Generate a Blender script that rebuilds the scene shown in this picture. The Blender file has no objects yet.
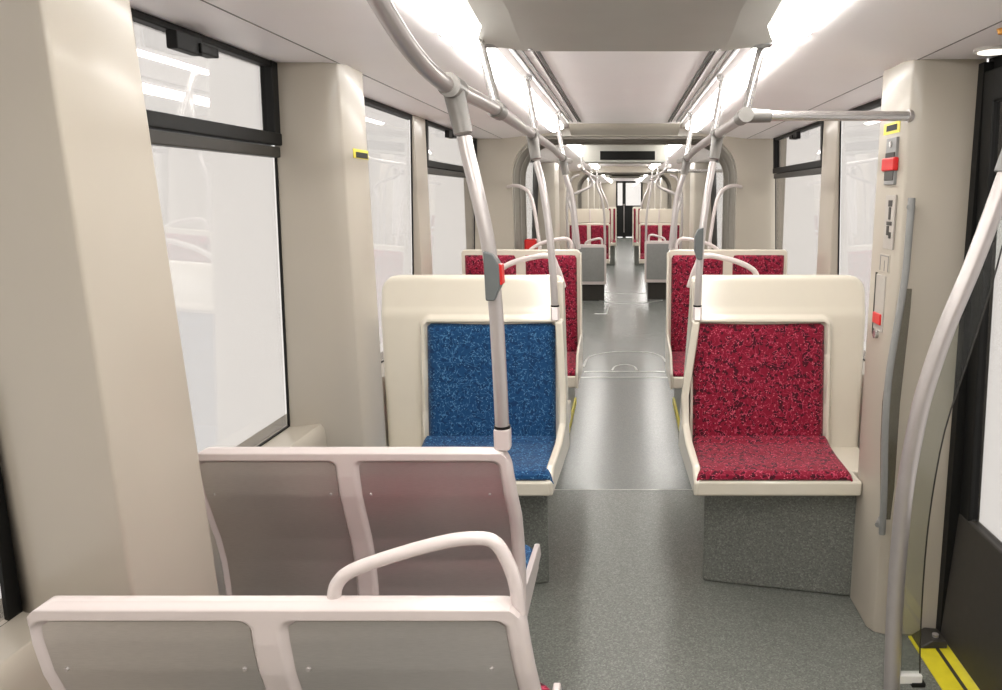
import bpy, bmesh, math, random
from mathutils import Vector, Matrix

random.seed(7)
SC = bpy.context.scene
COL = SC.collection

# ------------------------------------------------------------------ helpers
def lin(c):
    return tuple(((v / 255) / 12.92 if v / 255 <= 0.04045 else ((v / 255 + 0.055) / 1.055) ** 2.4) for v in c)

def root_loc(o):
    v = Vector((0, 0, 0))
    while o is not None:
        v += o.location
        o = o.parent
    return v

def thing(name, label, cat, loc=(0, 0, 0), group=None, kind=None):
    o = bpy.data.objects.new(name, None)
    o.empty_display_size = 0.1
    COL.objects.link(o)
    o.location = loc
    tag(o, label, cat, group, kind)
    return o

def tag(o, label=None, cat=None, group=None, kind=None):
    if label: o['label'] = label
    if cat: o['category'] = cat
    if group: o['group'] = group
    if kind: o['kind'] = kind
    return o

def copy_tree(o, parent=None):
    c = o.copy()
    COL.objects.link(c)
    c.parent = parent
    for ch in list(o.children):
        copy_tree(ch, c)
    return c

class MB:
    """collects geometry in world coordinates, build() links it as one mesh"""
    def __init__(s):
        s.v = []; s.f = []
    def add(s, vs, fs):
        b = len(s.v)
        s.v.extend([tuple(v) for v in vs])
        s.f.extend([tuple(b + i for i in f) for f in fs])
        return s
    def box(s, x0, x1, y0, y1, z0, z1):
        x0, x1 = min(x0, x1), max(x0, x1); y0, y1 = min(y0, y1), max(y0, y1); z0, z1 = min(z0, z1), max(z0, z1)
        vs = [(x0,y0,z0),(x1,y0,z0),(x1,y1,z0),(x0,y1,z0),(x0,y0,z1),(x1,y0,z1),(x1,y1,z1),(x0,y1,z1)]
        return s.add(vs, [(3,2,1,0),(4,5,6,7),(0,1,5,4),(1,2,6,5),(2,3,7,6),(3,0,4,7)])
    def prism(s, poly, axis, a0, a1):
        """poly: 2D points; axis 'x': (y,z), 'y': (x,z), 'z': (x,y)"""
        n = len(poly)
        def P(p, a):
            return (a, p[0], p[1]) if axis == 'x' else ((p[0], a, p[1]) if axis == 'y' else (p[0], p[1], a))
        vs = [P(p, a0) for p in poly] + [P(p, a1) for p in poly]
        fs = [tuple(range(n)), tuple(range(2 * n - 1, n - 1, -1))]
        fs += [((i + 1) % n, i, n + i, n + (i + 1) % n) for i in range(n)]
        return s.add(vs, fs)
    def tube(s, pts, r, seg=14, smooth=True, r2=None, sub=6, flat=1.0):
        pts = [Vector(p) for p in pts]
        if smooth and len(pts) > 2:
            pts = catmull(pts, sub)
        n = len(pts)
        tans = []
        for i in range(n):
            t = pts[min(i + 1, n - 1)] - pts[max(i - 1, 0)]
            tans.append(t.normalized())
        t0 = tans[0]
        up = Vector((0, 0, 1)) if abs(t0.z) < 0.9 else Vector((1, 0, 0))
        a = t0.cross(up).normalized()
        vs = []
        for i in range(n):
            t = tans[i]
            a = (a - t * a.dot(t)).normalized()
            b = t.cross(a)
            rr = r if r2 is None else r + (r2 - r) * i / (n - 1)
            for k in range(seg):
                th = 2 * math.pi * k / seg
                vs.append(pts[i] + a * (rr * math.cos(th)) + b * (rr * flat * math.sin(th)))
        fs = []
        for i in range(n - 1):
            for k in range(seg):
                k2 = (k + 1) % seg
                fs.append((i * seg + k, i * seg + k2, (i + 1) * seg + k2, (i + 1) * seg + k))
        fs.append(tuple(range(seg - 1, -1, -1)))
        fs.append(tuple((n - 1) * seg + k for k in range(seg)))
        return s.add(vs, fs)
    def sheet(s, P, nu, nv, thick=None):
        """P(u,v)-> (front point, back point) ; closed slab"""
        vs = []; vb = []
        for j in range(nv + 1):
            for i in range(nu + 1):
                a, b = P(i / nu, j / nv)
                vs.append(a); vb.append(b)
        N = len(vs); W = nu + 1
        fs = []
        for j in range(nv):
            for i in range(nu):
                q = (j * W + i, j * W + i + 1, (j + 1) * W + i + 1, (j + 1) * W + i)
                fs.append(q); fs.append(tuple(N + k for k in reversed(q)))
        rim = [i for i in range(W)] + [j * W + nu for j in range(1, nv + 1)] + [nv * W + i for i in range(nu - 1, -1, -1)] + [j * W for j in range(nv - 1, 0, -1)]
        m = len(rim)
        for k in range(m):
            a, b = rim[k], rim[(k + 1) % m]
            fs.append((b, a, N + a, N + b))
        return s.add(vs + vb, fs)
    def lean_outer(s, side, xo):
        s.v = [((lean(side, z, .004), y, z) if abs(abs(x) - xo) < 1e-4 else (x, y, z)) for x, y, z in s.v]
        return s
    def lean_all(s, side):
        s.v = [(x + side * ((1.62 - z) * .04 if z > .6 else .0408 - (.6 - z) * .06), y, z) for x, y, z in s.v]
        return s
    def build(s, name, mat, parent=None, bevel=0, seg=3, smooth=True, angle=35):
        me = bpy.data.meshes.new(name)
        off = root_loc(parent) if parent else Vector((0, 0, 0))
        me.from_pydata([tuple(Vector(v) - off) for v in s.v], [], s.f)
        bm = bmesh.new(); bm.from_mesh(me)
        bmesh.ops.recalc_face_normals(bm, faces=bm.faces)
        bm.to_mesh(me); bm.free()
        if smooth:
            me.shade_smooth()
            me.set_sharp_from_angle(angle=math.radians(angle))
        me.materials.append(mat)
        o = bpy.data.objects.new(name, me)
        COL.objects.link(o)
        if parent: o.parent = parent
        if bevel:
            m = o.modifiers.new('edge', 'BEVEL')
            m.width = bevel; m.segments = seg; m.limit_method = 'ANGLE'; m.angle_limit = math.radians(30)
            m.harden_normals = True
        return o

def catmull(pts, sub):
    out = []
    n = len(pts)
    for i in range(n - 1):
        p0 = pts[i - 1] if i > 0 else pts[0] * 2 - pts[1]
        p1, p2 = pts[i], pts[i + 1]
        p3 = pts[i + 2] if i + 2 < n else pts[-1] * 2 - pts[-2]
        for k in range(sub):
            t = k / sub
            out.append(0.5 * ((2 * p1) + (p2 - p0) * t + (2 * p0 - 5 * p1 + 4 * p2 - p3) * t * t + (3 * p1 - p0 - 3 * p2 + p3) * t ** 3))
    out.append(pts[-1])
    return out

def rrect(x0, x1, z0, z1, r, n=6):
    """rounded rectangle outline; r may be 4 radii (bl, br, tr, tl)"""
    if not isinstance(r, (tuple, list)): r = (r,) * 4
    out = []
    for (cx, cz, rr, a0) in ((x0 + r[0], z0 + r[0], r[0], 180), (x1 - r[1], z0 + r[1], r[1], 270), (x1 - r[2], z1 - r[2], r[2], 0), (x0 + r[3], z1 - r[3], r[3], 90)):
        for k in range(n + 1):
            a = math.radians(a0 + 90 * k / n)
            out.append((cx + rr * math.cos(a), cz + rr * math.sin(a)))
    return out

def interp(tab, t):
    for (a, va), (b, vb) in zip(tab, tab[1:]):
        if t <= b or (b == tab[-1][0]):
            k = max(0, min(1, (t - a) / (b - a)))
            return va + (vb - va) * k
    return tab[-1][1]

def smooth01(t):
    t = max(0, min(1, t)); return t * t * (3 - 2 * t)

def sd_rr(x, y, x0, x1, y0, y1, r):
    cx, cy = (x0 + x1) / 2, (y0 + y1) / 2
    qx, qy = abs(x - cx) - (x1 - x0) / 2 + r, abs(y - cy) - (y1 - y0) / 2 + r
    return min(max(qx, qy), 0) + math.hypot(max(qx, 0), max(qy, 0)) - r

# ------------------------------------------------------------------ materials
def mat(name, rgb, rough=0.5, metal=0.0, var=0.0, vscale=30, bump=0.0, bscale=200, coat=0.0, spec=0.5, stretch=None):
    m = bpy.data.materials.new(name); m.use_nodes = True
    nt = m.node_tree; b = nt.nodes['Principled BSDF']
    c = lin(rgb)
    b.inputs['Base Color'].default_value = (*c, 1)
    b.inputs['Roughness'].default_value = rough
    b.inputs['Metallic'].default_value = metal
    b.inputs['Coat Weight'].default_value = coat
    b.inputs['Coat Roughness'].default_value = 0.08
    b.inputs['Specular IOR Level'].default_value = spec
    tc = nt.nodes.new('ShaderNodeTexCoord')
    src = tc.outputs['Object']
    if stretch:
        mp = nt.nodes.new('ShaderNodeMapping'); mp.inputs['Scale'].default_value = stretch
        nt.links.new(src, mp.inputs['Vector']); src = mp.outputs['Vector']
    n = nt.nodes.new('ShaderNodeTexNoise'); n.inputs['Scale'].default_value = vscale; n.inputs['Detail'].default_value = 3
    nt.links.new(src, n.inputs['Vector'])
    r = nt.nodes.new('ShaderNodeValToRGB')
    lo, hi = [max(0, v * (1 - var)) for v in c], [min(1, v * (1 + var)) for v in c]
    r.color_ramp.elements[0].color = (*lo, 1); r.color_ramp.elements[0].position = 0.3
    r.color_ramp.elements[1].color = (*hi, 1); r.color_ramp.elements[1].position = 0.7
    nt.links.new(n.outputs['Fac'], r.inputs['Fac']); nt.links.new(r.outputs['Color'], b.inputs['Base Color'])
    if bump:
        n2 = nt.nodes.new('ShaderNodeTexNoise'); n2.inputs['Scale'].default_value = bscale
        nt.links.new(src, n2.inputs['Vector'])
        bp = nt.nodes.new('ShaderNodeBump'); bp.inputs['Strength'].default_value = bump; bp.inputs['Distance'].default_value = 0.002
        nt.links.new(n2.outputs['Fac'], bp.inputs['Height']); nt.links.new(bp.outputs['Normal'], b.inputs['Normal'])
    return m

def fabric(name, base, dark, line, dot):
    m = bpy.data.materials.new(name); m.use_nodes = True
    nt = m.node_tree; L = nt.links; b = nt.nodes['Principled BSDF']
    b.inputs['Roughness'].default_value = 0.9
    b.inputs['Sheen Weight'].default_value = 0.15
    b.inputs['Specular IOR Level'].default_value = 0.2
    tc = nt.nodes.new('ShaderNodeTexCoord')
    def noise(scale, det=1.0):
        n = nt.nodes.new('ShaderNodeTexNoise'); n.inputs['Scale'].default_value = scale; n.inputs['Detail'].default_value = det
        L.new(tc.outputs['Object'], n.inputs['Vector']); return n
    def math_(op, a, bb):
        k = nt.nodes.new('ShaderNodeMath'); k.operation = op
        for i, x in enumerate((a, bb)):
            if x is None: continue
            if isinstance(x, (int, float)): k.inputs[i].default_value = x
            else: L.new(x, k.inputs[i])
        return k.outputs[0]
    def mix(f, a, c):
        k = nt.nodes.new('ShaderNodeMix'); k.data_type = 'RGBA'
        L.new(f, k.inputs[0])
        for i, x in ((6, a), (7, c)):
            if isinstance(x, tuple): k.inputs[i].default_value = (*lin(x), 1)
            else: L.new(x, k.inputs[i])
        return k.outputs[2]
    blot = math_('GREATER_THAN', noise(46, 2).outputs['Fac'], 0.55)
    col = mix(blot, base, dark)
    sq = noise(60, 0.4).outputs['Fac']
    band = math_('LESS_THAN', math_('ABSOLUTE', math_('SUBTRACT', sq, 0.5), None), 0.026)
    brk = math_('GREATER_THAN', noise(44).outputs['Fac'], 0.43)
    col = mix(math_('MULTIPLY', band, brk), col, line)
    vo = nt.nodes.new('ShaderNodeTexVoronoi'); vo.inputs['Scale'].default_value = 80
    L.new(tc.outputs['Object'], vo.inputs['Vector'])
    dots = math_('MULTIPLY', math_('LESS_THAN', vo.outputs['Distance'], 0.22), math_('GREATER_THAN', noise(30).outputs['Fac'], 0.45))
    col = mix(dots, col, dot)
    L.new(col, b.inputs['Base Color'])
    bp = nt.nodes.new('ShaderNodeBump'); bp.inputs['Strength'].default_value = 0.25; bp.inputs['Distance'].default_value = 0.002
    L.new(noise(420, 2).outputs['Fac'], bp.inputs['Height']); L.new(bp.outputs['Normal'], b.inputs['Normal'])
    return m

def floor_mat(name, rgb, rough, speck):
    m = bpy.data.materials.new(name); m.use_nodes = True
    nt = m.node_tree; L = nt.links; b = nt.nodes['Principled BSDF']
    b.inputs['Roughness'].default_value = rough
    b.inputs['Specular IOR Level'].default_value = 0.6
    tc = nt.nodes.new('ShaderNodeTexCoord')
    v = nt.nodes.new('ShaderNodeTexVoronoi'); v.inputs['Scale'].default_value = 200
    L.new(tc.outputs['Object'], v.inputs['Vector'])
    s = nt.nodes.new('ShaderNodeSeparateColor'); L.new(v.outputs['Color'], s.inputs[0])
    r = nt.nodes.new('ShaderNodeValToRGB')
    c = lin(rgb); el = r.color_ramp.elements
    el[0].position = 0; el[0].color = (*[k * (1 - speck) for k in c], 1)
    el[1].position = 1; el[1].color = (*[min(1, k * (1 + 1.6 * speck)) for k in c], 1)
    e = el.new(0.45); e.color = (*[k * 0.95 for k in c], 1)
    e = el.new(0.8); e.color = (*[k * 1.1 for k in c], 1)
    L.new(s.outputs[0], r.inputs['Fac']); L.new(r.outputs['Color'], b.inputs['Base Color'])
    return m

def emit(name, rgb, strength):
    m = bpy.data.materials.new(name); m.use_nodes = True
    nt = m.node_tree; nt.nodes.remove(nt.nodes['Principled BSDF'])
    e = nt.nodes.new('ShaderNodeEmission'); e.inputs[0].default_value = (*lin(rgb), 1); e.inputs[1].default_value = strength
    nt.links.new(e.outputs[0], nt.nodes['Material Output'].inputs[0])
    return m

def glass(name, tint, refl=0.12, rough=0.02):
    m = bpy.data.materials.new(name); m.use_nodes = True
    nt = m.node_tree; L = nt.links; nt.nodes.remove(nt.nodes['Principled BSDF'])
    t = nt.nodes.new('ShaderNodeBsdfTransparent'); t.inputs[0].default_value = (*lin(tint), 1)
    g = nt.nodes.new('ShaderNodeBsdfGlossy'); g.inputs['Roughness'].default_value = rough
    f = nt.nodes.new('ShaderNodeFresnel'); f.inputs[0].default_value = 1.45
    k = nt.nodes.new('ShaderNodeMath'); k.operation = 'MULTIPLY_ADD'; k.inputs[1].default_value = 0.3; k.inputs[2].default_value = refl
    L.new(f.outputs[0], k.inputs[0])
    x = nt.nodes.new('ShaderNodeMixShader')
    L.new(k.outputs[0], x.inputs[0]); L.new(t.outputs[0], x.inputs[1]); L.new(g.outputs[0], x.inputs[2])
    L.new(x.outputs[0], nt.nodes['Material Output'].inputs[0])
    return m

M = {}
M['cream'] = mat('cream_wall_panel', (173, 165, 152), 0.28, var=0.02, vscale=4, coat=0.15)
M['ceil'] = mat('ceiling_panel', (248, 243, 243), 0.4, var=0.015, vscale=3)
M['shell'] = mat('seat_shell_plastic', (212, 205, 190), 0.15, var=0.015, vscale=8, coat=0.0)
M['frame'] = mat('seat_frame_plastic', (203, 192, 189), 0.28, var=0.015, vscale=8, coat=0.2)
M['metal'] = mat('brushed_panel', (198, 193, 190), 0.33, 0.72, var=0.05, vscale=60, stretch=(1, 1, 14))
M['steel'] = mat('satin_steel_tube', (186, 180, 178), 0.34, 0.6, var=0.03, vscale=20)
M['chrome'] = mat('polished_steel', (206, 203, 201), 0.22, 0.75, var=0.02, vscale=20)
M['joint'] = mat('grey_cast_fitting', (130, 127, 123), 0.4, 0.4, var=0.05, vscale=40)
M['black'] = mat('black_rubber_frame', (20, 20, 19), 0.55, spec=.25, var=0.1, vscale=40)
M['dark'] = mat('dark_grey_plastic', (56, 53, 49), 0.45, spec=.3, var=0.06, vscale=30)
M['grey'] = mat('mid_grey_plastic', (128, 128, 126), 0.4, var=0.05, vscale=30)
M['slate'] = mat('slate_grey_plastic', (96, 101, 101), 0.4, var=0.05, vscale=30)
M['housing'] = mat('grey_housing', (184, 182, 174), 0.45, var=0.03, vscale=5)
M['bellows'] = mat('grey_bellows_rubber', (152, 147, 138), 0.6, var=0.06, vscale=20)
M['blue'] = fabric('blue_patterned_fabric', (24, 66, 108), (18, 53, 92), (66, 114, 152), (86, 130, 164))
M['red'] = fabric('red_patterned_fabric', (126, 20, 44), (66, 14, 28), (176, 62, 88), (198, 96, 112))
M['floor'] = floor_mat('speckled_grey_floor', (112, 114, 108), 0.34, 0.34)
M['aisle'] = floor_mat('smooth_grey_floor', (110, 113, 109), 0.26, 0.12)
M['yellow'] = mat('yellow_marking', (222, 208, 48), 0.4, var=0.06, vscale=20)
M['red_plastic'] = mat('red_plastic', (206, 30, 30), 0.35, var=0.05, vscale=20)
M['white'] = mat('white_print', (232, 230, 225), 0.5, var=0.02, vscale=20)
M['placard'] = mat('grey_placard', (166, 160, 152), 0.4, var=0.05, vscale=30)
M['seam'] = mat('panel_seam', (120, 116, 114), 0.7, var=0.05)
M['strip'] = mat('metal_floor_strip', (176, 176, 172), 0.35, 0.6, var=0.05)
M['orange'] = mat('amber_lens', (214, 150, 60), 0.35, var=0.05)
M['pane'] = glass('window_glass', (215, 213, 211), 0.07)
M['screen_glass'] = glass('clear_screen', (240, 242, 240), 0.02)
M['lamp'] = emit('lamp_diffuser', (255, 252, 247), 21.0)
M['downlamp'] = emit('downlight_lens', (255, 246, 232), 2.0)

P = 0.95
def lean(side, z, dx=0.0):
    return side * (1.2 + (1.62 - z) * 0.04 + dx)

# ------------------------------------------------------------------ room shell
Y0, YE = -2.2, 30.0
def struct(name, mb, m, bevel=0, **k):
    o = mb.build(name, m, None, bevel, **k); o['kind'] = 'structure'; return o

b = MB(); b.box(-1.3, 1.3, Y0, 4.04, -0.06, 0.0); struct('floor', b, M['floor'])
b = MB(); b.box(-1.3, 1.3, 4.04, YE + 0.2, -0.06, 0.0); struct('floor', b, M['aisle'])

# ceiling profile, symmetric
def ceil_profile():
    R = [(1.27, 2.075), (0.968, 2.075), (0.966, 2.079), (0.962, 2.079), (0.960, 2.0755), (0.565, 2.12), (0.555, 2.135), (0.462, 2.160), (0.455, 2.150), (0.43, 2.17), (0.0, 2.17)]
    Lf = [(-x, z) for x, z in reversed(R[:-1])]
    return R + Lf
prof = ceil_profile()
def ceiling_run(y0, y1):
    b = MB(); poly = prof + [(-1.27, 2.3), (1.27, 2.3)]
    b.prism(poly, 'y', y0, y1)
    return struct('ceiling', b, M['ceil'], angle=15)
RUNS = ((Y0, 6.15), (6.97, 14.6), (16.0, YE))
SLOTS = []
for i, (a, c) in enumerate(RUNS):
    ce = ceiling_run(a, c)
    if i == 0:
        ends = (2.6, 5.75)
        for s in (-1, 1):
            for (x0, x1, m) in ((0.318, 0.330, 'dark'), (0.338, 0.343, 'seam'), (0.378, 0.386, 'grey'), (0.405, 0.412, 'grey')):
                b = MB(); b.box(s * x0, s * x1, ends[0], ends[1], 2.163, 2.172); b.build('vent_slot', M[m], ce)
            b = MB(); b.box(s * .962, s * .9655, Y0, 6.14, 2.0745, 2.078); b.build('seam_line', M['seam'], ce)
            for yy in (2.41, 2.62, 4.2):
                b = MB(); b.box(s * 0.545, s * 0.56, yy, yy + 0.035, 2.112, 2.124); b.build('panel_lock', M['grey'], ce)
# cross joints of the side panels
# light strips
LIGHT_RUNS = ((Y0, 0.3), (0.32, 2.62), (2.64, 5.9), (7.1, 11.0), (11.02, 14.4), (16.2, 20.5), (20.52, 25.0), (25.02, 29.8))
for s, nm in ((-1, 'left'), (1, 'right')):
    for k, (a, c) in enumerate(LIGHT_RUNS):
        where = ['behind the viewpoint', 'beside the grey ceiling housing', 'between ceiling housing and gangway', 'just past the gangway',
                 'in the middle of the second section', 'at the start of the far section', 'in the middle of the far section', 'just before the far cab partition'][k]
        t = thing('ceiling_light', 'white light strip on the %s of the ceiling, %s' % (nm, where), 'light', (s * 0.51, (a + c) / 2, 2.13), 'ceiling light strips')
        b = MB(); b.prism([(s * 0.560, 2.121), (s * .548, 2.108), (s * .525, 2.106), (s * .49, 2.116), (s * .466, 2.130), (s * 0.460, 2.149), (s * 0.463, 2.158), (s * 0.558, 2.134)], 'y', a, c)
        b.build('diffuser', M['lamp'], t)
        for e in (a - .008, c):
            b = MB(); b.box(s * 0.463, s * 0.556, e, e + .008, 2.128, 2.15); b.build('end_cap', M['ceil'], t)

# pillars with a chamfered aisle corner (plan outline)
def pillar(side, y0, y1, xin, ch=0.05, z0=0.0, z1=2.08, xo=1.28, m='cream'):
    poly = [(side * xo, y0), (side * (xin + ch), y0), (side * (xin + ch * 0.3), y0 + ch * 0.35), (side * xin, y0 + ch), (side * xin, y1 - 0.02), (side * (xin + 0.02), y1), (side * xo, y1)]
    b = MB(); b.prism(poly, 'z', z0, z1); b.lean_outer(side, xo)
    return struct('pillar', b, M[m], 0.006)
b = MB(); b.prism([(-1.30, 1.402), (-1.225, 1.40), (-1.19, 1.39), (-.965, 1.338), (-.953, 1.337), (-P, 1.345), (-P, 1.608), (-P - .010, 1.62), (-1.30, 1.62)], 'z', 0, 2.08); b.lean_outer(-1, 1.30); b.v = [(x, y - (.056 if y > 1.5 else .02) * (z - 1.0), z) for x, y, z in b.v]; struct('pillar', b, M['cream'], .006)
pillar(-1, 2.66, 2.90, P, 0.06)
pillar(-1, 4.34, 4.60, 1.165, 0.01)
pillar(1, 2.60, 2.89, 0.935, 0.055)
pillar(1, 4.29, 4.60, 1.165, 0.01)
pillar(1, -0.5, -0.2, P, 0.03)
# lower walls with sloping sill
def low_wall(side, y0, y1, nm):
    s = side
    b = MB(); b.prism([(s * 1.28, 0), (s * 1.10, 0), (s * 1.098, 0.77), (s * 1.102, 0.80), (s * 1.115, 0.818), (lean(s, 0.805, -0.012), 0.805), (s * 1.28, 0.83)], 'y', y0, y1)
    return struct(nm, b, M['cream'], 0.004)
low_wall(-1, Y0, 6.15, 'wall_left'); low_wall(1, 2.7, 6.15, 'wall_right'); low_wall(1, Y0, -0.2, 'wall_right')
b = MB(); b.box(-1.28, 1.28, Y0 - 0.1, Y0, 0, 2.3); struct('wall_back', b, M['cream'])

# windows --------------------------------------------------------------
def lbox(b, side, y0, y1, z0, z1, din, dout):
    """box lying in the leaning glass plane; din = inward offset, dout = outward"""
    vs = []
    for z in (z0, z1):
        vs += [(lean(side, z, -din), y0, z), (lean(side, z, dout), y0, z), (lean(side, z, dout), y1, z), (lean(side, z, -din), y1, z)]
    b.add(vs, [(3,2,1,0),(4,5,6,7),(0,1,5,4),(1,2,6,5),(2,3,7,6),(3,0,4,7)])
WN = [0]
def window(side, y0, y1, vent, fw=0.012, zb=0.805, zt=2.075, latch=None, lower_fw=0.007):
    WN[0] += 1
    t = bpy.data.objects.new('window_%d' % WN[0], None); COL.objects.link(t); t['kind'] = 'structure'
    t.location = (side * 1.2, (y0 + y1) / 2, zb)
    ztr0, ztr1 = 1.765, 1.845
    top_l = ztr0 if vent else zt
    b = MB()
    lbox(b, side, y0, y0 + lower_fw, zb, top_l, .006, .002); lbox(b, side, y1 - lower_fw, y1, zb, top_l, .006, .002)
    lbox(b, side, y0, y1, zb, zb + 0.008, .006, .002)
    if not vent: lbox(b, side, y0, y1, zt - 0.028, zt, .008, .02)
    b.build('window_frame', M['black'], t)
    b = MB(); lbox(b, side, y0 + .004, y1 - .004, zb + .004, top_l, -.003, .008); b.build('pane', M['pane'], t)
    if vent:
        b = MB()
        lbox(b, side, y0, y0 + .045, ztr1 - .02, zt, .022, .02); lbox(b, side, y1 - .045, y1, ztr1 - .02, zt, .022, .02)
        lbox(b, side, y0, y1, zt - .020, zt, .018, .02); lbox(b, side, y0, y1, ztr1 - .04, ztr1, .026, .02)
        b.build('vent_frame', M['black'], t, .004, 2)
        b = MB(); lbox(b, side, y0, y1, ztr0, ztr0 + .036, .018, .02); b.build('transom', M['dark'], t, .004, 2)
        b = MB(); lbox(b, side, y0 + .03, y1 - .03, ztr1 - .005, zt - .01, -.003, .008); b.build('pane', M['pane'], t)
        if latch:
            b = MB()
            lbox(b, side, latch, latch + .12, zt - .066, zt - .02, .040, -.01)
            lbox(b, side, latch + .10, latch + .19, zt - .060, zt - .034, .048, -.01)
            b.build('latch', M['black'], t, .004, 2)
    return t
window(-1, 0.2, 1.418, False, lower_fw=0.05, zb=0.80)
window(-1, -2.1, 0.12, False)
window(-1, 1.555, 2.661, True, latch=2.045)
window(-1, 2.90, 4.34, False)
window(-1, 4.60, 6.15, True, latch=5.1)
window(1, 2.89, 4.29, False)
window(1, 4.60, 6.10, True, latch=5.2)
window(1, -2.1, -0.5, False)
pillar(-1, 0.12, 0.2, 1.15, 0.01)

# right door opening: two sliding leaves -------------------------------
def door_leaf(n, y0, y1):
    t = bpy.data.objects.new('door_%d' % n, None); COL.objects.link(t); t['kind'] = 'structure'; t.location = (1.2, (y0 + y1) / 2, 0)
    b = MB(); x0, x1 = 1.176, 1.216
    fw = 0.075
    b.box(x0, x1, y0, y0 + fw, 0.5, 2.03); b.box(x0, x1, y1 - fw, y1, 0.5, 2.03); b.box(x0, x1, y0, y1, 1.93, 2.03)
    b.lean_all(1).build('door_frame', M['black'], t, .006)
    b = MB(); b.box(x0 - .004, x1, y0, y1, 0.025, 0.515); b.lean_all(1).build('lower_panel', M['dark'], t, .008)
    b = MB(); b.prism(rrect(y0 + fw - .01, y1 - fw + .01, 0.5, 1.95, .05), 'x', x0 + .012, x0 + .02); b.lean_all(1).build('pane', M['pane'], t)
    return t
door_leaf(1, 1.28, 2.56); door_leaf(2, 0.0, 1.275)
b = MB(); b.box(1.19, 1.27, -0.2, 2.6, 2.03, 2.09); struct('trim_1', b, M['black'])
b = MB(); b.box(1.176, 1.26, 2.56, 2.6, 0, 2.06); b.lean_all(1); struct('trim_2', b, M['black'])
# yellow threshold strip with its dark groove
b = MB(); b.box(1.072, 1.198, -0.2, 2.585, 0, 0.006); th = struct('trim_3', b, M['yellow'], 0.002)
b = MB(); b.box(1.142, 1.154, -0.2, 2.5, 0.004, 0.009); b.build('groove', M['dark'], th)
t = thing('floor_guide', 'small dark guide bracket on the floor at the end of the yellow door threshold', 'bracket', (1.17, 2.55, 0))
b = MB(); b.prism([(1.08, 0.006), (1.185, 0.006), (1.185, .035), (1.13, .04)], 'y', 2.5, 2.59); b.build('bracket_body', M['dark'], t, .006)
b = MB(); b.tube([(1.15, 2.53, .03), (1.15, 2.53, .048)], .012); b.build('bolt', M['steel'], t)

# end face before the gangway, with the rounded opening ------------------
def arch_pts(hw, zt, r, n=8):
    pts = [(-hw, 0.0)]
    for k in range(n + 1):
        a = math.radians(180 - 90 * k / n); pts.append((-hw + r + r * math.cos(a), zt - r + r * math.sin(a)))
    for k in range(n + 1):
        a = math.radians(90 - 90 * k / n); pts.append((hw - r + r * math.cos(a), zt - r + r * math.sin(a)))
    pts.append((hw, 0.0))
    return pts
def arch_wall(name, y0, y1, hw, zt, r, ztop, m='cream', xo=1.28):
    inn = arch_pts(hw, zt, r); n = len(inn)
    out = []
    for i, (x, z) in enumerate(inn):
        if i == 0 or i == n - 1: out.append((math.copysign(xo, x), 0)); continue
        if i == 1 or i == n - 2: out.append((math.copysign(xo, x), z)); continue
        half = (n - 2) // 2
        if i < n / 2:
            k = i - 1; f = k / (half - 1)
            out.append((-xo, z + (ztop - z) * min(1, 2 * f)) if f < .5 else (-xo + (xo + (-hw + r)) * (2 * f - 1), ztop))
        else:
            k = (n - 2) - i; f = k / (half - 1)
            out.append((xo, z + (ztop - z) * min(1, 2 * f)) if f < .5 else (xo - (xo + (-hw + r)) * (2 * f - 1), ztop))
    b = MB()
    vs = [(x, y0, z) for x, z in inn] + [(x, y0, z) for x, z in out] + [(x, y1, z) for x, z in inn] + [(x, y1, z) for x, z in out]
    fs = []
    for i in range(n - 1):
        fs += [(i, i + 1, n + i + 1, n + i), (2*n + i, 3*n + i, 3*n + i + 1, 2*n + i + 1), (i, 2*n + i, 2*n + i + 1, i + 1), (n + i, n + i + 1, 3*n + i + 1, 3*n + i)]
    fs += [(0, n, 3*n, 2*n), (n - 1, 3*n - 1, 4*n - 1, 2*n - 1)]
    b.add(vs, fs)
    return struct(name, b, M[m])
def bellows(y0, y1, hw, zt, r, label):
    t = thing('gangway_bellows', label, 'gangway', (0, (y0 + y1) / 2, 0))
    b = MB(); N = 26
    base = arch_pts(hw, zt, r, 6); n = len(base); vs = []; 
    def ring(y, d): return [((hw + d) / hw * x, y, z if z == 0 else z + (d if z > zt - r - .001 else 0)) for x, z in base]
    rings = []
    for j in range(N + 1):
        rings.append(ring(y0 + (y1 - y0) * j / N, 0.05 if j % 2 else 0.0))
    for rg in rings: vs += rg
    outer0 = len(vs)
    fs = []
    for j in range(N):
        for i in range(n - 1):
            fs.append((j*n + i, j*n + i + 1, (j+1)*n + i + 1, (j+1)*n + i))
    b.add(vs, fs)
    b.build('folded_wall', M['bellows'], t, smooth=False)
    for (yy, d) in ((y0 - 0.012, 0.0), (y1 - 0.03, 0.0), ((y0 + y1) / 2, 0.0)):
        b = MB()
        i1 = arch_pts(hw - 0.012, zt - 0.012, r); o1 = arch_pts(hw + .055, zt + .045, r + .03); n2 = len(i1)
        vs = [(x, yy, z) for x, z in i1] + [(x, yy, z) for x, z in o1] + [(x, yy + .03, z) for x, z in i1] + [(x, yy + .03, z) for x, z in o1]
        fs = []
        for i in range(n2 - 1):
            fs += [(i, i+1, n2+i+1, n2+i), (2*n2+i, 3*n2+i, 3*n2+i+1, 2*n2+i+1), (i, 2*n2+i, 2*n2+i+1, i+1), (n2+i, n2+i+1, 3*n2+i+1, 3*n2+i)]
        b.add(vs, fs); b.build('hoop', M['bellows'], t)
    return t
G1 = (6.15, 6.95)
arch_wall('wall_front', G1[0] - .001, G1[0] + .05, 0.895, 2.095, 0.30, 2.24)
bellows(G1[0] + .065, G1[1], 0.90, 2.09, 0.30, 'dark grey folded rubber gangway joining the two tram sections beyond the nearer seats')
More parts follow.
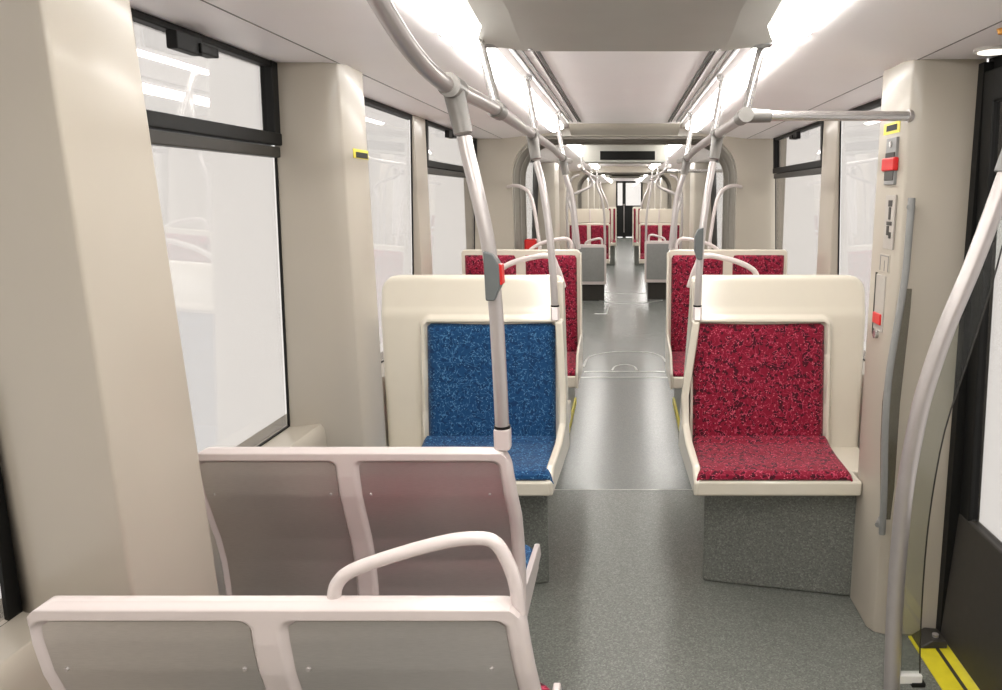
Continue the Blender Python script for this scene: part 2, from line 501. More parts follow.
arch_wall('wall_front', G1[1] + .005, G1[1] + .06, 0.895, 2.095, 0.30, 2.24)
# portal soffit, rounded cove under the ceiling end
b = MB(); b.prism([(6.15, 2.10), (6.02, 2.125), (5.93, 2.16), (5.9, 2.2), (6.15, 2.2)], 'x', -0.42, 0.42); struct('trim_4', b, M['cream'])
G2 = (14.65, 15.95)
arch_wall('wall_front', G2[0] - .05, G2[0], 0.895, 2.06, 0.30, 2.24)
bellows(G2[0] + .03, G2[1], 0.90, 2.055, 0.30, 'far grey rubber gangway at the end of the second tram section')
arch_wall('wall_front', G2[1] + .005, G2[1] + .06, 0.895, 2.06, 0.30, 2.24)

# further sections -----------------------------------------------------
for s, nm in ((-1, 'wall_left'), (1, 'wall_right')):
    low_wall(s, 7.02, 14.6, nm); low_wall(s, 16.01, YE, nm)
    pillar(s, 10.62, 11.2, P, .04); pillar(s, 13.0, 14.6, 1.0, .04)
    pillar(s, 7.02, 7.2, 1.1, .02)
    window(s, 7.2, 10.62, False, lower_fw=.56)
    window(s, 11.2, 13.0, True)
    window(s, 16.3, 20.0, True); window(s, 20.6, 24.0, True); window(s, 24.6, 29.0, False)
    pillar(s, 16.01, 16.3, 1.1, .02); pillar(s, 20.0, 20.6, P, .04); pillar(s, 24.0, 24.6, P, .04); pillar(s, 29.0, 30.0, P, .04)

# cab partition at the very end
t = bpy.data.objects.new('door_3', None); COL.objects.link(t); t['kind'] = 'structure'; t.location = (0.18, 30, 0)
b = MB(); b.box(-1.28, -0.33, 30, 30.1, 0, 2.3); b.box(0.70, 1.28, 30, 30.1, 0, 2.3); b.box(-.33, .7, 30, 30.1, 2.2, 2.3); struct('wall_end', b, M['cream'])
b = MB(); b.box(-.33, -.27, 29.97, 30.05, 0, 2.2); b.box(.64, .7, 29.97, 30.05, 0, 2.2); b.box(-.33, .7, 29.97, 30.05, 2.1, 2.2); b.box(-.08, .05, 29.96, 30.05, 0, 2.2)
b.build('door_frame', M['black'], t)
b = MB(); b.box(-.3, .67, 29.98, 30.03, 0.02, 1.24); b.build('lower_panel', M['black'], t, .005)
b = MB(); b.box(-.29, -.06, 30, 30.01, 1.2, 2.12); b.box(.03, .66, 30, 30.01, 1.2, 2.12); b.build('pane', M['pane'], t)
b = MB(); b.tube([(-.02, 29.94, .2), (-.02, 29.94, 1.3)], .015); b.build('door_handle', M['steel'], t)

# floor trims at the turning joints
def floor_strip(n, pts, r=.012):
    b = MB(); b.tube(pts, r, 8, flat=.3); return struct('trim_%d' % n, b, M['strip'])
floor_strip(5, [(-.40, 6.72, .002), (.40, 6.72, .002)], .016)
floor_strip(6, [(-.38, 6.95, .002), (.38, 6.95, .002)], .016)
floor_strip(7, [(-.40, 7.15, .002), (-.36, 7.62, .002), (-.15, 7.85, .002), (.15, 7.88, .002), (.36, 7.7, .002), (.42, 7.35, .002)], .012)
floor_strip(8, [(-.12, 7.0, .002), (-.09, 7.18, .002), (0.0, 7.26, .002), (.09, 7.18, .002), (.12, 7.0, .002)], .010)
floor_strip(9, [(-.6, 12.4, .002), (-.3, 11.7, .002), (0, 11.5, .002), (.3, 11.6, .002), (.6, 11.9, .002)], .016)
floor_strip(10, [(-.55, 13.1, .002), (-.2, 12.75, .002), (.2, 12.7, .002), (.55, 13.0, .002)], .016)
floor_strip(11, [(-.42, 10.5, .002), (-.27, 10.5, .002), (-.25, 10.6, .002), (-.25, 11.2, .002)], .012)
b = MB(); b.box(-.40, .40, 4.034, 4.046, 0, .0015); struct('trim_12', b, M['strip'])
# yellow step edges
for k, s in enumerate((-1, 1)):
    b = MB(); b.box(s * .385, s * .405, 4.86, 5.85, 0, .05); struct('trim_%d' % (13 + k), b, M['yellow'], .004)

# seat boxes covered in floor material
def floor_box(poly, z1, z0=0.0):
    b = MB(); b.prism(poly, 'z', z0, z1); o = b.build('plinth', M['floor'], None, .012); o['kind'] = 'structure'; return o
floor_box([(.335, 3.01), (.95, 2.87), (1.2, 2.87), (1.2, 3.8), (.42, 3.8), (.42, 3.2)], .475)
floor_box([(-.32, 2.99), (-.95, 2.87), (-1.2, 2.87), (-1.2, 3.8), (-.42, 3.8), (-.42, 3.2)], .475)
floor_box([(.40, 4.66), (1.2, 4.66), (1.2, 5.9), (.40, 5.9)], .465)
floor_box([(-.40, 4.66), (-1.2, 4.66), (-1.2, 5.9), (-.40, 5.9)], .465)

# ------------------------------------------------------------------ seats
def grab(pts, parent, r=.0165):
    b = MB(); b.tube(pts, r, 14, sub=7); return b.build('grab_handle', M['frame'], parent)

# --- double seat seen from behind: moulded rear frame with two metal panels
def rear_double(yb, xl, xr, fab, label, group, handle=True, xmid=None, xflare=0.02, base_z=0.0):
    """faces +y. yb = y of the back's top edge, xl/xr = left and right ends"""
    t = thing('double_seat', label, 'seat', ((xl + xr) / 2, yb + .25, base_z), group)
    zt, zb = base_z + 1.022, base_z + .44
    yprof = [(0, 0.0), (.12, .004), (.22, .014), (.34, .038), (.46, .062), (.58, .077), (.72, .083), (1.0, .080)]
    W = xr - xl
    mid = xmid if xmid is not None else (xl + xr) / 2
    pz0, pz1 = zb + .035, zt - .032
    pans = ((xl + .016, mid - .027), (mid + .027, xr - .03))
    def P_(u, v):
        v = v * v * .8 + v * .2 if v < 1 else 1
        z = zt - v * (zt - zb)
        # rounded top corners of the whole shell
        xa, xb = xl, xr + xflare * min(1, v * 3.0)
        rc = .050
        dz = zt - z
        cut = rc - math.sqrt(max(0, rc * rc - (rc - dz) ** 2)) if dz < rc else 0
        x = xa + cut + (xb - xa - 2 * cut) * u
        y = yb + interp(yprof, v)
        d = min(sd_rr(x, z, p[0], p[1] + (xflare * min(1, v * 3) if i == 1 else 0), pz0, pz1, .016) for i, p in enumerate(pans))
        edge = min(x - xa, xb - x, zt - z, z - zb)
        h = .016 * smooth01((d + .004) / .010) * smooth01(edge / .012 + .15)
        tk = .040 * math.sqrt(min(1, .12 + edge / .03))
        return (x, y - h, z), (x, y + tk, z)
    b = MB(); b.sheet(P_, 160, 130); b.build('rear_shell', M['frame'], t, angle=60)
    for i, p in enumerate(pans):
        def Q(u, v, p=p, i=i):
            z = pz1 - .003 - v * (pz1 - pz0 - .006)
            vv = (zt - z) / (zt - zb)
            r = .014
            x0, x1 = p[0] + .003, p[1] - .003 + (xflare * min(1, vv * 3) if i == 1 else 0)
            dz = min(pz1 - .003 - z, z - pz0 - .003)
            cut = r - math.sqrt(max(0, r * r - (r - dz) ** 2)) if dz < r else 0
            x = x0 + cut + (x1 - x0 - 2 * cut) * u
            y = yb + interp(yprof, vv)
            return (x, y - .0045, z), (x, y + .002, z)
        b = MB(); b.sheet(Q, 8, 60); po = b.build('back_panel', M['metal'], t)
        for sx in (p[0] + .024, p[1] - .024):
            for zz in (zt - .125, zb + .1):
                yy = yb + interp(yprof, (zt - zz) / (zt - zb)) - .004
                b = MB(); b.tube([(sx, yy, zz), (sx, yy - .004, zz)], .0045, 10, r2=.003); b.build('screw', M['steel'], po)
    # seat pans and cushions in front
    for i, p in enumerate(pans):
        x0, x1 = p[0] - .008, p[1] + (.022 if i == 1 else .012)
        b = MB(); b.prism(rrect(x0, x1, yb + .10, yb + .53, (.02, .02, .06, .06)), 'z', zb + .05, zb + .075); b.build('seat_cushion', fab, t, .012)
        def Bk(u, v, x0=x0, x1=x1):
            z = zt - .06 - v * (zt - zb - .14)
            y = yb + interp(yprof, (zt - z) / (zt - zb)) + .04
            puff = .022 * math.sqrt(max(0, min(1, min(u, 1 - u) * 9, min(v, 1 - v) * 9)))
            return (x0 + .01 + (x1 - x0 - .02) * u, y + puff, z), (x0 + .01 + (x1 - x0 - .02) * u, y - .004, z)
        b = MB(); b.sheet(Bk, 24, 24); b.build('back_cushion', fab, t, angle=60)
    b = MB(); b.prism(rrect(xl + .01, xr + .006, yb + .07, yb + .535, (.02, .02, .05, .05)), 'z', zb - .005, zb + .052); b.build('seat_shell', M['frame'], t, .012)
    # thin raised edge of the seat shell on the aisle side
    ex = xr + .004
    b = MB(); b.prism([(yb + .10, zb + .02), (yb + .06, zt - .35), (yb + .09, zt - .35), (yb + .15, zb + .12), (yb + .50, zb + .085), (yb + .532, zb + .03)], 'x', ex - .012, ex + .006); b.build('side_rim', M['frame'], t, .004)
    b = MB(); b.prism([(yb + .14, base_z), (yb + .18, zb), (yb + .45, zb), (yb + .40, base_z)], 'x', xl + .08, xr - .10); b.build('pedestal', M['grey'], t, .015)
    if handle:
        dx = xr
        grab([(dx + a, yb + .012, zt + c) for a, c in ((-.301, -.03), (-.299, -.006), (-.291, .022), (-.266, .044), (-.20, .069), (-.12, .092), (-.072, .098), (-.044, .092), (-.026, .064), (-.013, .022), (-.008, -.03))], t, .0108)
    return t
rear_double(1.074, -.931, -.158, M['red'], 'nearest seat pair seen from behind, metal back panels, arched white grab handle on top', 'seat pairs with grey metal backs', xmid=-.556)
rear_double(1.79, -1.078, -.286, M['blue'], 'white seat pair seen from behind carrying the curved pole, blue cushions in front of it', 'seat pairs with grey metal backs', handle=False, xmid=-.692)

# --- wide single seat with shell, facing the camera (-y)
def shell_seat(s, xi, xo, fab, label, group, yfront=2.79, zb=.478, xc=None, c0=.3, flare=(.0, .0, .0), handle=False, cat='seat', dz=0.0, simple=False):
    """s=+1 right, -1 left. xi inner (aisle) abs x, xo outer abs x."""
    t = thing('shell_seat', label, cat, (s * (xi + xo) / 2, yfront + .3, zb + dz), group)
    Z = lambda z: z + dz
    cx0, cx1 = c0, xc          # cushion in x (abs)
    yb0, yb1 = yfront + .42, yfront + .52    # back plane bottom / top
    zt = 1.288; zlow = .575
    def yback(z):
        h = max(0, z - 1.10)
        return yb0 + .100 * (z - zlow) / .72 + 0.23 * h * smooth01(h / .06)
    nu, nv = (60, 60) if simple else (110, 120)
    # back plate with rim raised around the cushion
    def P_(u, v):
        z = zlow - .05 + (zt - zlow + .05) * v
        rc_o, rc_i = .07, .03
        dzt = zt - z
        cut_o = rc_o - math.sqrt(max(0, rc_o ** 2 - (rc_o - dzt) ** 2)) if dzt < rc_o else 0
        cut_i = rc_i - math.sqrt(max(0, rc_i ** 2 - (rc_i - dzt) ** 2)) if dzt < rc_i else 0
        xa = xi + .006 * v + cut_i; xb = xo + .03 * v - cut_o
        x = xa + (xb - xa) * u
        d = sd_rr(x, z, cx0, cx1, zlow - .2, 1.092, .022)
        ring = smooth01((d + .002) / .006) * (1 - smooth01((d - .016) / .014))
        edge = min(x - xa, xb - x, zt - z)
        rnd = .022 * (1 - math.sqrt(max(0, min(1, edge / .022)) * (2 - max(0, min(1, edge / .022)))))
        side_step = .045 * smooth01((x - cx1 - .03) / .03) * (1 - smooth01((z - 1.14) / .05))
        y = yback(z) - .028 * ring + rnd + 0.0
        return (s * x, y, Z(z)), (s * x, max(yfront + .605, y + .004), Z(z))
    b = MB(); b.sheet(P_, nu, nv); b.build('back_shell', M['shell'], t, angle=60)
    # back cushion
    def C_(u, v):
        z = zlow + .0 + (1.086 - zlow) * v
        r = .016
        d = 1.086 - z
        cut = r - math.sqrt(max(0, r * r - (r - d) ** 2)) if d < r else 0
        xa, xb = cx0 + .004 + cut, cx1 - .004 - cut
        x = xa + (xb - xa) * u
        e = min(u * (xb - xa), (1 - u) * (xb - xa), d)
        pf = .026 * math.sqrt(max(0, min(1, e / .03)))
        bow = .010 * math.sin(math.pi * min(1, u)) 
        return (s * x, yback(z) - pf + bow - .004, Z(z)), (s * x, yback(z) + .01, Z(z))
    b = MB(); b.sheet(C_, 40, 40); b.build('back_cushion', fab, t, angle=60)
    # seat cushion: flows out of the back, slight waterfall at the front
    prof_ = [(yback(zlow) - .026, .600), (yfront + .34, .584), (yfront + .2, .576), (yfront + .08, .577), (yfront + .03, .574), (yfront + .010, .562), (yfront + .006, .549)]
    def S_(u, v):
        k = v * (len(prof_) - 1); i = min(int(k), len(prof_) - 2); f = k - i
        y = prof_[i][0] + (prof_[i + 1][0] - prof_[i][0]) * f; z = prof_[i][1] + (prof_[i + 1][1] - prof_[i][1]) * f
        fl = .012 * v
        xa, xb = cx0 - .022 * v, cx1 + .012 - .03 * v * 0
        x = xa + (xb - xa) * u
        e = min(u, 1 - u) * (xb - xa)
        dr = .02 * (1 - math.sqrt(max(0, min(1, e / .02)) * (2 - max(0, min(1, e / .02)))))
        return (s * x, y, Z(z - dr)), (s * x, max(y, yfront + .03), Z(.525))
    b = MB(); b.sheet(S_, 40, 36); b.build('seat_cushion', fab, t, angle=60)
    # seat tray
    xp = .932 if s > 0 else .944
    b = MB(); b.prism([(s * (flare[0] + .02), yfront), (s * xp, yfront), (s * xp, yfront + .118), (s * xo, yfront + .118), (s * xo, yfront + .60), (s * flare[0], yfront + .60), (s * flare[0], yfront + .02), (s * (flare[0] + .006), yfront + .006)], 'z', Z(zb), Z(.540)); b.build('seat_tray', M['shell'], t, .012)
    # aisle side flange
    y = yfront
    fl = [(y + .005, zb), (y + .0, .535), (y + .06, .585), (y + .25, .615), (y + .36, .66), (y + .398, .78), (y + .418, 1.088), (y + .420, 1.104), (y + .490, 1.104), (y + .520, 1.268), (y + .605, 1.272), (y + .605, zb)]
    xf0, xf1 = xi, xi + .034
    b = MB()
    n = len(fl)
    vs = []
    for k, xx in enumerate((xf0, xf1)):
        for (yy, zz) in fl:
            fr = smooth01((yy - y) / .40)
            base = flare[0] + (flare[1] - flare[0]) * fr
            base = base + (flare[2] - base) * smooth01((zz - .75) / .45)
            vs.append((s * (base + k * .032), yy, Z(zz)))
    fs = [tuple(range(n)), tuple(range(2 * n - 1, n - 1, -1))] + [((i + 1) % n, i, n + i, n + (i + 1) % n) for i in range(n)]
    b.add(vs, fs); b.build('side_flange', M['shell'], t, .010)
    return t
shell_seat(1, .290, 1.045, M['red'], 'red cushioned seat in a wide cream shell beside the pillar with the emergency handle', 'wide shell seats', xc=.884, c0=.299, flare=(.272, .252, .300))
shell_seat(-1, .270, 1.055, M['blue'], 'blue cushioned seat in a wide cream shell facing the metal backed seat pairs', 'wide shell seats', xc=.872, c0=.300, flare=(.281, .256, .270))

# --- seats that face away, back to back with the shell seats
def away_seat(s, xi, xo, fab, label, yb=3.41, handle=True):
    t = thing('seat_pair', label, 'seat', (s * (xi + xo) / 2, yb + .25, .478), 'seats back to back with the shell seats')
    b = MB(); b.prism(rrect(min(s * xi, s * xo), max(s * xi, s * xo), .50, 1.268, (.02, .02, .05, .05)), 'y', yb, yb + .05); b.build('back_shell', M['shell'], t, .012)
    xm = (xi + xo) / 2
    for (x0, x1) in ((xi + .03, xm - .025), (xm + .025, xo - .03)):
        b = MB(); b.prism(rrect(min(s * x0, s * x1), max(s * x0, s * x1), .60, 1.235, .02), 'y', yb + .045, yb + .075); b.build('back_cushion', fab, t, .012)
        b = MB(); b.prism(rrect(min(s * x0, s * x1), max(s * x0, s * x1), yb + .07, yb + .44, .02), 'z', .535, .575); b.build('seat_cushion', fab, t, .012)
    b = MB(); b.prism(rrect(min(s * xi, s * xo), max(s * xi, s * xo), yb + .005, yb + .46, .02), 'z', .478, .54); b.build('seat_tray', M['shell'], t, .012)
    b = MB(); b.prism([(yb + .0, .478), (yb + .0, 1.26), (yb + .05, 1.26), (yb + .10, .85), (yb + .15, .62), (yb + .44, .58), (yb + .47, .50), (yb + .44, .478)], 'x', s * (xi - .012), s * (xi + .010)); b.build('side_flange', M['shell'], t, .008)
    if handle:
        z0 = 1.255; y = yb + .025
        grab([(s * (xi + .02), y, z0), (s * (xi + .014), y, z0 + .05), (s * (xi + .03), y, z0 + .103), (s * (xi + .07), y, z0 + .115), (s * (xi + .13), y, z0 + .106), (s * (xi + .20), y, z0 + .088), (s * (xi + .26), y, z0 + .060), (s * (xi + .288), y, z0 + .03), (s * (xi + .296), y, z0 - .02)], t, .0125)
        b = MB(); b.prism([(s * (xi - .03), z0 - .03), (s * (xi - .008), z0 + .045), (s * (xi + .012), z0 + .09), (s * (xi + .03), z0 + .05), (s * (xi + .03), z0 - .03)], 'y', y - .014, y + .014); b.build('handle_foot', M['frame'], t, .008)
    return t
away_seat(1, .312, 1.03, M['red'], 'cream seat back with arched grab handle, back to back with the near red shell seat')
away_seat(-1, .295, 1.03, M['red'], 'cream seat back with arched grab handle, back to back with the blue shell seat')

# --- double seats facing the camera (row behind), two red cushions each
def facing_double(s, xi, xo, yback, yfront, zt, fab, label, dz=0.0, handle=True, group='red seat pairs facing the viewer'):
    t = thing('seat_pair', label, 'seat', (s * (xi + xo) / 2, yfront + .2, .465 + dz), group)
    Z = lambda z: z + dz
    b = MB(); b.prism(rrect(min(s * xi, s * xo), max(s * xi, s * xo), Z(.50), Z(zt), .03), 'y', yback, yback + .05); b.build('back_shell', M['shell'], t, .010)
    W = xo - xi; xm = (xi + xo) / 2 
    for (x0, x1) in ((xi + .020, xm - .028), (xm + .028, xo - .022)):
        def C_(u, v, x0=x0, x1=x1):
            x = x0 + (x1 - x0) * u; z = .58 + (zt - .03 - .58) * v
            e = min(u * (x1 - x0), (1 - u) * (x1 - x0), zt - .03 - z)
            pf = .03 * math.sqrt(max(0, min(1, e / .025)))
            return (s * x, yback - pf + .006, Z(z)), (s * x, yback + .01, Z(z))
        b = MB(); b.sheet(C_, 24, 24); b.build('back_cushion', fab, t, angle=60)
        b = MB(); b.prism([(yfront + .01, .535), (yfront + .01, .56), (yfront + .06, .582), (yback - .03, .60), (yback - .02, .535)], 'x', s * (x0 - .01), s * (x1 + .01))
        for i in range(len(b.v)): b.v[i] = (b.v[i][0], b.v[i][1], Z(b.v[i][2]))
        b.build('seat_cushion', fab, t, .01)
    b = MB(); b.prism(rrect(min(s * xi, s * xo), max(s * xi, s * xo), yfront, yback + .03, .02), 'z', Z(.465), Z(.54)); b.build('seat_tray', M['shell'], t, .012)
    b = MB(); y = yfront
    b.prism([(y, Z(.46)), (y - .005, Z(.56)), (y + .08, Z(.66)), (y + .2, Z(.69)), (yback - .07, Z(.72)), (yback - .035, Z(.9)), (yback - .03, Z(zt - .02)), (yback + .05, Z(zt - .02)), (yback + .05, Z(.46))], 'x', s * (xi - .008), s * (xi + .008)); b.build('side_flange', M['shell'], t, .008)
    if handle:
        z0 = Z(zt - .02); y = yback + .03
        grab([(s * (xi + .06), y, z0), (s * (xi + .058), y, z0 + .05), (s * (xi + .085), y, z0 + .088), (s * (xi + .16), y, z0 + .085), (s * (xi + .26), y, z0 + .06), (s * (xi + .33), y, z0 + .02), (s * (xi + .335), y, z0 - .01)], t, .0125)
    return t
facing_double(1, .290, 1.09, 5.05, 4.52, 1.283, M['red'], 'red seat pair facing the viewer on the right, in front of the gangway')
facing_double(-1, .295, 1.09, 5.05, 4.54, 1.283, M['red'], 'red seat pair facing the viewer on the left, in front of the gangway')

# --- second section
def rear_single(s, xi, xo, yb, zt, zb, label):
    t = thing('single_seat', label, 'seat', (s * (xi + xo) / 2, yb + .25, 0), 'metal backed seats beyond the gangway')
    a, c = min(s * xi, s * xo), max(s * xi, s * xo)
    b = MB(); b.prism(rrect(a, c, zb, zt, (.01, .01, .03, .03)), 'y', yb, yb + .05); b.build('rear_shell', M['frame'], t, .008)
    b = MB(); b.prism(rrect(a + .03, c - .03, zb + .05, zt - .045, .02), 'y', yb - .006, yb + .002); b.build('back_panel', M['grey'], t)
    b = MB(); b.prism(rrect(a + .02, c - .02, yb + .08, yb + .5, .04), 'z', .5, .55); b.build('seat_cushion', M['red'], t, .012)
    b = MB(); b.prism(rrect(a + .03, c - .03, zb + .2, zt - .06, .03), 'y', yb + .045, yb + .08); b.build('back_cushion', M['red'], t, .012)
    b = MB(); b.prism(rrect(a + .01, c - .01, yb + .05, yb + .52, .04), 'z', .45, .505); b.build('seat_shell', M['frame'], t, .012)
    b = MB(); b.box(a + .06, c - .04, yb + .06, yb + .4, 0, .46); b.build('pedestal', M['dark'], t, .01)
    z0 = zt - .02; y = yb + .025
    grab([(s * (xi + .065), y, z0), (s * (xi + .065), y, z0 + .07), (s * (xi + .09), y, z0 + .11), (s * (xi + .18), y, z0 + .10), (s * (xi + .30), y, z0 + .06), (s * (xi + .33), y, z0)], t, .017)
    return t
rear_single(-1, .285, .745, 11.8, .885, .26, 'grey metal seat back on the left of the aisle beyond the gangway')
rear_single(1, .318, .78, 12.0, .93, .27, 'grey metal seat back on the right of the aisle beyond the gangway')
for s, nm in ((-1, 'left'), (1, 'right')):
    facing_double(s, .262, 1.0, 13.55, 13.0, 1.13, M['red'], 'far red seat pair with bright white headrests on the %s beyond the gangway' % nm, dz=.02, handle=False, group='far red seat pairs')
    t = thing('headrest_screen', 'white headrest screen above the far red seat pair on the %s' % nm, 'screen', (s * .63, 13.6, 1.14))
    b = MB(); b.prism(rrect(min(s * .262, s * 1.0), max(s * .262, s * 1.0), 1.155, 1.40, (.01, .01, .05, .05)), 'y', 13.56, 13.62); b.build('screen_body', M['shell'], t, .012)
    b = MB(); b.box(s * .60, s * .625, 13.54, 13.565, 1.155, 1.39); b.build('divider', M['frame'], t, .004)
    facing_double(s, .20, .40, 18.4, 17.9, 1.36, M['red'], 'narrow red seat on the %s of the aisle near the far cab partition' % nm, handle=False, group='farthest narrow seats')
# floor boxes under far seats
floor_box([(.40, 13.1), (1.2, 13.1), (1.2, 14.5), (.40, 14.5)], .48)
floor_box([(-.40, 13.1), (-1.2, 13.1), (-1.2, 14.5), (-.40, 14.5)], .48)
floor_box([(.24, 18.0), (1.2, 18.0), (1.2, 19.5), (.24, 19.5)], .46)
floor_box([(-.24, 18.0), (-1.2, 18.0), (-1.2, 19.5), (-.24, 19.5)], .46)

# ------------------------------------------------------------------ rails and poles
RZ = 1.895
def tee(parent, x, y, z, d, r=.030):
    """T fitting: sleeve on the rail with a stub along direction d"""
    d = Vector(d).normalized()
    b = MB(); b.tube([(x, y - .045, z), (x, y + .045, z)], r, 16)
    p = Vector((x, y, z)); b.tube([p, p + d * .105], r * .95, 16, r2=r * .82)
    return b.build('tee_joint', M['joint'], parent)
def hanger(parent, top, bot):
    b = MB(); b.tube([bot, top], .0155, 12); 
    b.tube([Vector(top) - Vector((0, 0, .008)), Vector(top) + Vector((0, 0, .01))], .03, 16, smooth=False)
    return b.build('ceiling_hanger', M['chrome'], parent)

lr = thing('overhead_rail', 'steel overhead rail left of the aisle, its near end bent up to the ceiling', 'handrail', (-.4, 3.5, RZ))
b = MB(); b.tube([(-.492, 1.35, 2.112), (-.474, 1.41, 2.058), (-.455, 1.49, 1.995), (-.439, 1.58, 1.944), (-.425, 1.66, 1.912), (-.411, 1.74, 1.892), (-.397, 1.82, 1.882), (-.391, 2.0, 1.887), (-.390, 2.4, RZ), (-.392, 3.0, RZ), (-.395, 3.55, RZ), (-.40, 4.4, RZ), (-.405, 5.1, RZ - .02), (-.42, 6.0, RZ)], .0195, 16, sub=8)
b.build('rail', M['steel'], lr)
tee(lr, -.395, 1.82, RZ - .012, (.205, -.06, -1), .027)
b = MB(); b.tube([(-.390, 2.36, RZ), (-.390, 2.45, RZ)], .027, 16); b.build('collar', M['joint'], lr)
hanger(lr, (-.462, 2.50, 2.145), (-.390, 2.42, RZ))
tee(lr, -.393, 3.32, RZ, (.15, -.1, -1), .027)
hanger(lr, (-.445, 3.56, 2.155), (-.395, 3.52, RZ))
tee(lr, -.405, 5.08, RZ - .02, (.2, 0, -1), .029)
hanger(lr, (-.445, 5.12, 2.155), (-.405, 5.1, RZ))
rr = thing('overhead_rail', 'steel overhead rail right of the aisle with a cross bar to the pillar', 'handrail', (.4, 3.5, RZ))
b = MB(); b.tube([(.394, 2.56, RZ), (.395, 3.0, RZ), (.398, 3.55, RZ), (.405, 4.4, RZ), (.41, 5.1, RZ - .02), (.42, 6.0, RZ)], .0195, 16, sub=6); b.build('rail', M['steel'], rr)
b = MB(); b.tube([(.394, 2.57, RZ), (.42, 2.585, RZ), (.60, 2.60, RZ + .002), (.955, 2.625, RZ + .004)], .0165, 16); b.build('cross_bar', M['chrome'], rr)
b = MB(); b.tube([(.945, 2.623, RZ + .004), (.957, 2.626, RZ + .004)], .021, 16); b.build('flange', M['steel'], rr)
b = MB(); b.tube([(.393, 2.535, RZ), (.393, 2.548, RZ), (.394, 2.57, RZ), (.394, 2.66, RZ)], .0245, 16, smooth=False); b.tube([(.395, 2.575, RZ), (.48, 2.59, RZ)], .0235, 16, r2=.020); b.build('corner_joint', M['joint'], rr)
hanger(rr, (.458, 2.62, 2.145), (.396, 2.60, RZ))
tee(rr, .397, 3.32, RZ, (-.15, -.1, -1), .027)
hanger(rr, (.445, 3.56, 2.155), (.398, 3.52, RZ))
tee(rr, .41, 5.08, RZ - .02, (-.2, 0, -1), .029)
hanger(rr, (.445, 5.12, 2.155), (.41, 5.1, RZ))

def pole(name, pts, r, label, sleeve=None, group=None, button=None):
    t = thing(name, label, 'pole', pts[-1], group)
    b = MB(); b.tube(pts, r, 16, sub=7); b.build('tube', M['steel'], t)
    p = Vector(pts[-1])
    if sleeve:
        h, w = sleeve
        b = MB(); b.prism(rrect(p.x - w, p.x + w, p.y - w, p.y + w, w * .35, 3), 'z', p.z - .004, p.z + h); b.build('socket', M['frame'], t, .005)
        b = MB(); b.tube([p + Vector((0, 0, h)), p + Vector((0, 0, h + .007))], r * 1.18, 16); b.build('seal_ring', M['black'], t)
    if button:
        z, x, y, k, red = button
        b = MB()
        # wedge-shaped housing with a red press face on the aisle side
        prof_ = [(x - .012, z + .066 * k), (x + .010, z + .058 * k), (x + .024, z + .028 * k), (x + .025, z - .030 * k), (x + .012, z - .070 * k), (x - .010, z - .070 * k)]
        if not red: prof_ = [(2 * x - a, c) for a, c in prof_]
        b.prism(prof_, 'y', y - .030, y + .020); h = b.build('stop_button', M['slate'], t, .004)
        if red:
            b = MB(); b.prism([(x + .020, z + .032 * k), (x + .0305, z + .028 * k), (x + .0305, z - .026 * k), (x + .022, z - .028 * k)], 'y', y - .024, y + .014); b.build('press_face', M['red_plastic'], h, .002)
    return t
pole('stanchion', [(-.3715, 1.813, 1.772), (-.365, 1.81, 1.735), (-.341, 1.80, 1.628), (-.3215, 1.797, 1.52), (-.311, 1.80, 1.394), (-.307, 1.803, 1.247), (-.305, 1.806, 1.074), (-.305, 1.808, 1.020)], 0.0175,
     'curved steel pole with red stop button rising from the second metal backed seat pair', (.05, .020), 'aisle poles', (1.455, -.318, 1.795, .86, True))
pole('stanchion', [(-.375, 3.31, RZ - .118), (-.345, 3.275, 1.66), (-.318, 3.248, 1.46), (-.304, 3.235, 1.25), (-.300, 3.231, 1.112)], .0155, 'curved steel pole on the aisle corner of the blue shell seat', (.055, .018), 'aisle poles')
pole('stanchion', [(.378, 3.31, RZ - .118), (.352, 3.275, 1.64), (.328, 3.248, 1.45), (.318, 3.235, 1.25), (.315, 3.231, 1.112)], .0155, 'curved steel pole with grey stop button on the near red shell seat', (.055, .018), 'aisle poles', (1.44, .322, 3.245, 1.0, False))
for s, nm in ((-1, 'left'), (1, 'right')):
    pole('stanchion', [(s * .388, 5.085, RZ - .128), (s * .38, 5.085, 1.74), (s * .345, 5.09, 1.62), (s * .325, 5.08, 1.45), (s * .31, 5.078, 1.285)], .017, 'curved steel pole on the aisle corner of the %s red seat pair before the gangway' % nm, None, 'aisle poles')
    # hoop rails at the gangway
    o = MB().tube([(s * .93, 6.155, 1.705), (s * .86, 6.06, 1.712), (s * .80, 6.0, 1.70), (s * .745, 5.98, 1.66), (s * .71, 5.97, 1.57), (s * .685, 5.96, 1.42), (s * .66, 5.94, 1.2), (s * .65, 5.93, .9), (s * .65, 5.92, .46)], .014, 12).build('bent_rail', M['frame'])
    tag(o, 'white bent grab rail curving down from the wall on the %s of the gangway' % nm, 'handrail', 'bent rails at the gangway')

# red case in the gangway
t = thing('red_case', 'small red case low on the left side of the gangway', 'case', (-.77, 6.35, 0))
b = MB(); b.box(-.83, -.73, 6.28, 6.42, 0.9, 1.28); b.build('case_body', M['red_plastic'], t, .015)
b = MB(); b.box(-.81, -.75, 6.30, 6.40, 0.0, 0.9); b.build('stand', M['dark'], t, .01)

